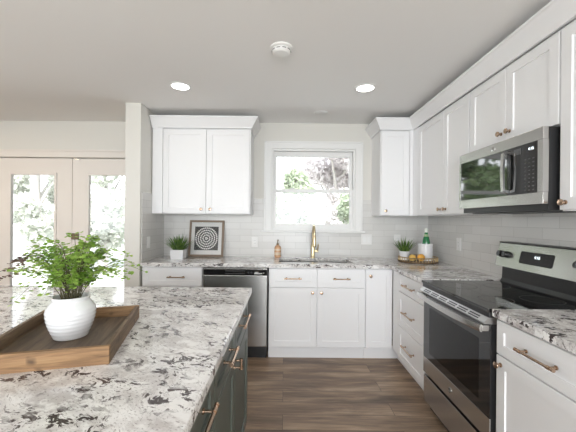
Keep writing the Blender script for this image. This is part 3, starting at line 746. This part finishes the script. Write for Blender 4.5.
f = thing('fern', 'bright green maidenhair fern growing out of the white vase', 'fern', (VX, VY, VZ + 0.125))
rnd = random.Random(21)
def frond(az, reach, rise, droop):
    """arching stalk, side stalks with small fan leaflets"""
    b = MB(); bm = b.bm
    d = Vector((math.cos(az), math.sin(az), 0)); side = Vector((-d.y, d.x, 0))
    s0 = d * rnd.uniform(0.0, 0.028) + side * rnd.uniform(-0.018, 0.018)
    bend = rnd.uniform(-0.04, 0.04)
    def P(u): return s0 + d * (reach * (u ** 1.25)) + side * bend * u * u + Vector((0, 0, rise * math.sin(min(1, u * 1.05) * PI * 0.56) - droop * u ** 2.2))
    N = 12
    b.tube([P(k / N) for k in range(N + 1)], [0.0013 - 0.0009 * k / N for k in range(N + 1)], 5)
    nst = len(bm.faces)
    def leaflet(p, dr, sz):
        nrm = Vector((rnd.uniform(-.5, .5), rnd.uniform(-.6, .2), 1)).normalized()
        dr = (dr - nrm * dr.dot(nrm)).normalized(); w = nrm.cross(dr)
        pts = [p, p + dr * sz * 0.55 + w * sz * 0.55, p + dr * sz * 0.95 + w * sz * 0.30, p + dr * sz, p + dr * sz * 0.95 - w * sz * 0.30, p + dr * sz * 0.55 - w * sz * 0.55]
        bm.faces.new([bm.verts.new(q) for q in pts])
    for k in range(12):
        u = 0.18 + 0.78 * k / 11
        p = P(u); tg = (P(min(1, u + 0.04)) - P(u - 0.04)).normalized()
        for sg in (-1, 1):
            ln = 0.043 * (1.05 - u) ** 0.6 * rnd.uniform(0.6, 1.1)
            sd = (side * sg + tg * rnd.uniform(0.4, 0.8) + Vector((0, 0, rnd.uniform(-0.4, 0.25)))).normalized()
            nl = max(2, int(ln / 0.0105))
            for q in range(nl):
                pp = p + sd * ln * (q + 0.7) / nl + Vector((0, 0, -0.004 * (q / nl) ** 2))
                if rnd.random() < 0.8: leaflet(pp, (sd + tg * rnd.uniform(-.9, .9) + Vector((0, 0, rnd.uniform(-.5, .3)))), rnd.uniform(0.0095, 0.0145))
    leaflet(P(1.0), tg, 0.012)
    tip = math.cos(az) < -0.5 and reach > 0.12
    for i, fc in enumerate(bm.faces): fc.material_index = 1 if i < nst else (2 if tip and (fc.calc_center_median() - s0).dot(d) > reach * 0.72 else 0)
    me = bpy.data.meshes.new('frond'); bm.to_mesh(me); bm.free()
    me.materials.append(M['fern']); me.materials.append(M['stem']); me.materials.append(M['fern_tip'])
    o = bpy.data.objects.new('frond', me); C.objects.link(o); o.parent = f
NF = 62
for k in range(NF):
    az = 2 * PI * (k * 0.381966) + rnd.uniform(-.2, .2)
    q = (k % 13) / 13
    reach = 0.05 + 0.175 * q + rnd.uniform(-0.015, 0.02)
    rise = 0.205 - 0.075 * q + (0.02 if k % 3 == 0 else 0) + rnd.uniform(-0.02, 0.02)
    frond(az, reach, rise, 0.02 + 0.07 * q * rnd.uniform(0.5, 1.2))

# ---------------------------------------------------------------- things on the back counter
def spiky(parent, n, ln, spread, seed, r0):
    rr = random.Random(seed)
    b = MB(); bm = b.bm
    for k in range(n):
        az = k * 2.39996; q = math.sqrt((k + 0.5) / n); tilt = q * spread
        d = Vector((math.cos(az) * math.sin(tilt), math.sin(az) * math.sin(tilt), math.cos(tilt)))
        s = Vector((-math.sin(az), math.cos(az), 0)); base = Vector((math.cos(az), math.sin(az), 0)) * r0 * q
        L = ln * rr.uniform(0.75, 1.1); wd = 0.0085 * rr.uniform(0.8, 1.2)
        prev = None
        for i in range(6):
            u = i / 5; p = base + d * L * u + Vector((0, 0, -0.02 * q * u * u)); hw = wd * (1 - u) ** 0.7 * (0.7 + 0.6 * u) + 0.0004
            up = d.cross(s) * -0.25 * hw
            row = [bm.verts.new(p - s * hw - up), bm.verts.new(p + up), bm.verts.new(p + s * hw - up)]
            if prev:
                bm.faces.new((prev[0], prev[1], row[1], row[0])); bm.faces.new((prev[1], prev[2], row[2], row[1]))
            prev = row
    return b.build('foliage', 'agave', parent)
t = thing('potted_plant', 'spiky green plant in a square white pot left of the framed print', 'potted plant', (-1.105, 3.33, CT1))
b = MB(); bm = b.bm
def sq(h, z): return [bm.verts.new((sx * h, sy * h, z)) for sx, sy in ((-1, -1), (1, -1), (1, 1), (-1, 1))]
L = [sq(0.062, 0), sq(0.068, 0.098), sq(0.061, 0.098), sq(0.060, 0.085)]
for a, c in zip(L, L[1:]):
    for k in range(4): bm.faces.new((a[k], a[(k+1) % 4], c[(k+1) % 4], c[k]))
bm.faces.new(L[0][::-1]); bm.faces.new(L[-1]); b.build('pot', 'ceramic', t)
spiky(t, 64, 0.180, 0.86, 3, 0.045).location = (0, 0, 0.085)

# framed print leaning on the tile
FW, FH = 0.385, 0.405
t = thing('framed_print', 'framed print with a round white medallion leaning on the backsplash', 'picture', (-0.868, 3.512, CT1 + 0.003))
t.rotation_euler = (math.radians(-9.5), 0, 0)
b = MB(); fw = 0.022; hx = FW / 2
for q in ((-hx, hx, 0, fw), (-hx, hx, FH - fw, FH), (-hx, -hx + fw, fw, FH - fw), (hx - fw, hx, fw, FH - fw)):
    b.box(q[0], q[1], -0.012, 0.012, q[2], q[3], 0.002)
b.build('frame', 'frame_wood', t)
b = MB(); b.box(-hx + fw, hx - fw, 0.000, 0.006, fw, FH - fw); b.build('mat_board', 'mat_board', t)
b = MB(); cz = FH / 2; ps = 0.132; b.box(-ps, ps, -0.0015, 0.0, cz - ps, cz + ps); pr = b.build('print', 'print_dark', t)
b = MB()
for ring in range(5):
    r = 0.012 + ring * 0.0262; n = 5 + ring * 8
    for k in range(n):
        a = 2 * PI * (k + 0.5 * (ring % 2)) / n
        hl = 0.0098; hw = PI * r / n * 0.80
        er = Vector((math.cos(a), 0, math.sin(a))); et = Vector((-math.sin(a), 0, math.cos(a))); c = Vector((0, -0.0019, cz)) + er * r
        b.quad([c - er * hl, c - er * hl * 0.4 + et * hw, c + er * hl * 0.4 + et * hw, c + er * hl, c + er * hl * 0.4 - et * hw, c - er * hl * 0.4 - et * hw])
b.build('medallion', 'print_white', pr)
b = MB(); b.box(-hx + fw, hx - fw, -0.0065, -0.0045, fw, FH - fw); b.build('glass', 'glass', t)

# round tray in the corner with its things
RX, RY = 1.372, 3.265
t = thing('serving_tray', 'round wood and gold gallery tray in the right corner of the counter', 'tray', (RX, RY, CT1))
b = MB(); b.lathe([(0.188, 0), (0.193, 0.003), (0.193, 0.014), (0.188, 0.016)], 56); b.build('tray_base', 'tray_round', t, True)
b = MB()
ring = [(0.187 * math.cos(2*PI*k/56), 0.187 * math.sin(2*PI*k/56), 0.052) for k in range(57)]
b.tube(ring, 0.0045, 8)
for k in range(40):
    a = 2*PI*k/40; b.tube([(0.187*math.cos(a), 0.187*math.sin(a), 0.014), (0.187*math.cos(a), 0.187*math.sin(a), 0.052)], 0.0028, 6)
b.build('rail', 'gold', t, True)
TZ = CT1 + 0.016
t = thing('potted_plant', 'small spiky plant in a round white pot on the round tray', 'potted plant', (RX - 0.124, RY + 0.035, TZ))
b = MB(); b.lathe([(0.040, 0), (0.044, 0.004), (0.052, 0.085), (0.053, 0.090), (0.049, 0.090), (0.047, 0.078)], 32); b.build('pot', 'ceramic', t, True)
spiky(t, 50, 0.165, 0.72, 9, 0.034).location = (0, 0, 0.078)
t = thing('wine_cooler', 'white ceramic bottle cooler on the round tray', 'bottle cooler', (RX + 0.073, RY - 0.005, TZ))
b = MB(); b.lathe([(0.066, 0), (0.070, 0.004), (0.070, 0.150), (0.074, 0.154), (0.074, 0.170), (0.072, 0.173), (0.064, 0.173), (0.063, 0.160), (0.063, 0.012)], 40); b.build('crock', 'ceramic', t, True)
t = thing('bottle', 'green glass bottle with a pale cap standing in the white cooler', 'bottle', (RX + 0.082, RY - 0.005, TZ + 0.0125))
b = MB(); b.lathe([(0.030, 0), (0.037, 0.006), (0.040, 0.10), (0.038, 0.175), (0.030, 0.215), (0.018, 0.255), (0.0145, 0.285)], 28); gl = b.build('glass', 'bottle', t, True)
b = MB(); b.lathe([(0.0152, 0.262), (0.0158, 0.264), (0.0158, 0.292), (0.016, 0.312), (0.013, 0.316)], 24); b.build('cap', 'cap', t, True)
b = MB(); b.lathe([(0.0255, 0.232), (0.0185, 0.256)], 24, cap0=False, cap1=False); b.build('neck_label', 'label', t, True)
def fruit(name, label, loc, r, m, long=1.0):
    b = MB(); pr = []
    for k in range(17):
        a = PI * k / 16; pr.append((max(0.0012, r * math.sin(a)), -r * long * math.cos(a) + (r * 0.13 if k == 16 else (-r * 0.13 if k == 0 else 0)) * (long - 1) * 4))
    b.lathe(pr, 24)
    o = b.build(name, m, None, True, loc); tag(o, label, 'fruit'); return o
o = fruit('lemon', 'yellow lemon in front of the small plant on the round tray', (RX - 0.085, RY - 0.075, TZ + 0.033), 0.032, 'lemon', 1.22); o.rotation_euler = (0, PI/2, 0.3)
o = fruit('orange', 'orange fruit on the round tray next to the lemon', (RX - 0.005, RY - 0.090, TZ + 0.037), 0.037, 'orange', 1.0)

# ---------------------------------------------------------------- outlets and switches
def plate(name, label, loc, rz, w, kinds):
    t = thing(name, label, 'switch' if 'switch' in name else 'outlet', loc, rz)
    b = MB(); b.box(-w/2, w/2, -0.006, 0, -0.058, 0.058, 0.002); b.build('cover_plate', 'plate', t)
    for i, k in enumerate(kinds):
        cx = (i - (len(kinds) - 1) / 2) * 0.046
        if k == 's':
            b = MB(); b.box(cx - 0.016, cx + 0.016, -0.009, -0.005, -0.033, 0.033, 0.0015); b.build('rocker', 'trim', t)
        else:
            b = MB(); b.box(cx - 0.0165, cx + 0.0165, -0.0075, -0.005, -0.034, 0.034, 0.001); sk = b.build('socket', 'trim', t)
            b = MB()
            for z in (-0.02, 0.014):
                for x in (-0.006, 0.006): b.box(cx + x - 0.001, cx + x + 0.001, -0.0079, -0.0072, z, z + 0.008)
            b.build('slot', 'slot', sk)
TB = YB - 0.0085
plate('outlet', 'white wall outlet between the framed print and the soap bottle', (-0.334, TB, 1.08), 0, 0.072, 'o')
plate('switch', 'white double switch plate below the right end of the window casing', (0.928, TB, 1.120), 0, 0.118, 'ss')
plate('outlet', 'white wall outlet behind the small plant on the round tray', (1.275, TB, 1.120), 0, 0.072, 'o')
plate('outlet', 'white wall outlet on the right wall between the round tray and the range', (XR - 0.0085, 2.95, 1.120), -PI/2, 0.072, 'o')
plate('switch', 'white switch on the short side wall left of the square white pot', (STX1 + 0.0085, 3.17, 1.095), PI/2, 0.072, 's')

# ---------------------------------------------------------------- ceiling fittings
def can(x, y, label, power):
    t = thing('recessed_light', label, 'ceiling light', (x, y, ZC), 0, None)
    b = MB(); b.lathe([(0.086, 0), (0.086, -0.004), (0.080, -0.007), (0.070, -0.006), (0.069, 0)], 40, cap0=False, cap1=False); b.build('trim_ring', 'trim', t, True)
    b = MB(); b.lathe([(0.069, -0.003), (0.002, -0.0032)], 40, cap0=False); b.build('lens', 'glow', t)
    l = light('recessed_lamp', 'AREA', (x, y, ZC - 0.02), (0, 0, 0), power, (1, 0.95, 0.88), 0.14); l.data.spread = math.radians(150)
can(-0.868, 2.62, 'lit round recessed light on the left, above the island corner', 0.7)
can(0.655, 2.62, 'lit round recessed light on the right, nearer the range', 0.7)
t = thing('smoke_detector', 'round white smoke detector on the ceiling nearest the camera', 'smoke detector', (-0.030, 2.02, ZC))
b = MB(); b.lathe([(0.070, 0), (0.070, -0.010), (0.064, -0.014)], 36); b.build('mounting_base', 'plate', t, True)
b = MB(); b.lathe([(0.058, -0.014), (0.060, -0.018), (0.058, -0.034), (0.048, -0.044), (0.020, -0.047)], 36); hd = b.build('cover', 'plate', t, True)
b = MB()
for k in range(10):
    a = 2*PI*k/10; 
    b.tube([(0.0595*math.cos(a+s), 0.0595*math.sin(a+s), -0.026) for s in (-0.2, -0.1, 0, 0.1, 0.2)], 0.0022, 6)
b.build('vent_slot', 'slot', hd)
t = thing('ceiling_cover', 'small unlit round white ceiling cover near the sink window', 'ceiling cover', (0.362, 3.24, ZC))
b = MB(); b.lathe([(0.066, 0), (0.064, -0.006), (0.050, -0.010), (0.002, -0.012)], 32); b.build('cover_disc', 'plate', t, True)

# ---------------------------------------------------------------- outdoors
b = MB(); b.box(-40, 40, -40, 60, -0.40, -0.30); struct(b.build('ground', 'lawn'))
b = MB(); b.box(-9, 2.5, YB + 0.16, YB + 4.0, -0.30, -0.12); struct(b.build('floor_patio', 'deck'))  # pale slab extended past the sink window to bounce light onto the ceiling
def tree(label, x, y, h, r, m, seed, n, trunk=0.16, low=0.25):
    rr = random.Random(seed)
    t = thing('tree', label, 'tree', (x, y, -0.3))
    b = MB(); b.tube([(0, 0, 0), (0.05, 0, h * 0.35), (0, 0.08, h * 0.7)], [trunk, trunk * 0.7, trunk * 0.3], 10)
    for k in range(6):
        a = k * 1.1; b.tube([(0.03, 0, h * (0.3 + 0.05 * k)), (math.cos(a) * r * 0.6, math.sin(a) * r * 0.6, h * (0.5 + 0.06 * k))], [trunk * 0.4, trunk * 0.1], 7)
    b.build('trunk', 'bark', t, True)
    blobs = []
    for k in range(16):
        a = rr.uniform(0, 2 * PI); u = rr.uniform(low, 0.95)
        q = r * 0.75 * math.sin(PI * min(1, (u - low) / (1 - low) * 0.85 + 0.12)) * math.sqrt(rr.random())
        blobs.append((Vector((math.cos(a) * q, math.sin(a) * q, h * u)), r * rr.uniform(0.28, 0.45)))
    b = MB(); bm = b.bm
    for k in range(n):
        c, br = rr.choice(blobs)
        v = Vector((rr.gauss(0, 1), rr.gauss(0, 1), rr.gauss(0, 1))).normalized() * br * rr.uniform(0.6, 1.05) + c
        s = rr.uniform(0.05, 0.10) * (1 + h * 0.08)
        a = Vector((rr.gauss(0, 1), rr.gauss(0, 1), rr.gauss(0, 1))).normalized(); w = a.orthogonal().normalized()
        bm.faces.new([bm.verts.new(q) for q in (v - a * s, v + w * s * 0.5, v + a * s, v - w * s * 0.5)])
    me = bpy.data.meshes.new('crown'); bm.to_mesh(me); bm.free(); me.materials.append(M[m])
    o = bpy.data.objects.new('crown', me); C.objects.link(o); o.parent = t
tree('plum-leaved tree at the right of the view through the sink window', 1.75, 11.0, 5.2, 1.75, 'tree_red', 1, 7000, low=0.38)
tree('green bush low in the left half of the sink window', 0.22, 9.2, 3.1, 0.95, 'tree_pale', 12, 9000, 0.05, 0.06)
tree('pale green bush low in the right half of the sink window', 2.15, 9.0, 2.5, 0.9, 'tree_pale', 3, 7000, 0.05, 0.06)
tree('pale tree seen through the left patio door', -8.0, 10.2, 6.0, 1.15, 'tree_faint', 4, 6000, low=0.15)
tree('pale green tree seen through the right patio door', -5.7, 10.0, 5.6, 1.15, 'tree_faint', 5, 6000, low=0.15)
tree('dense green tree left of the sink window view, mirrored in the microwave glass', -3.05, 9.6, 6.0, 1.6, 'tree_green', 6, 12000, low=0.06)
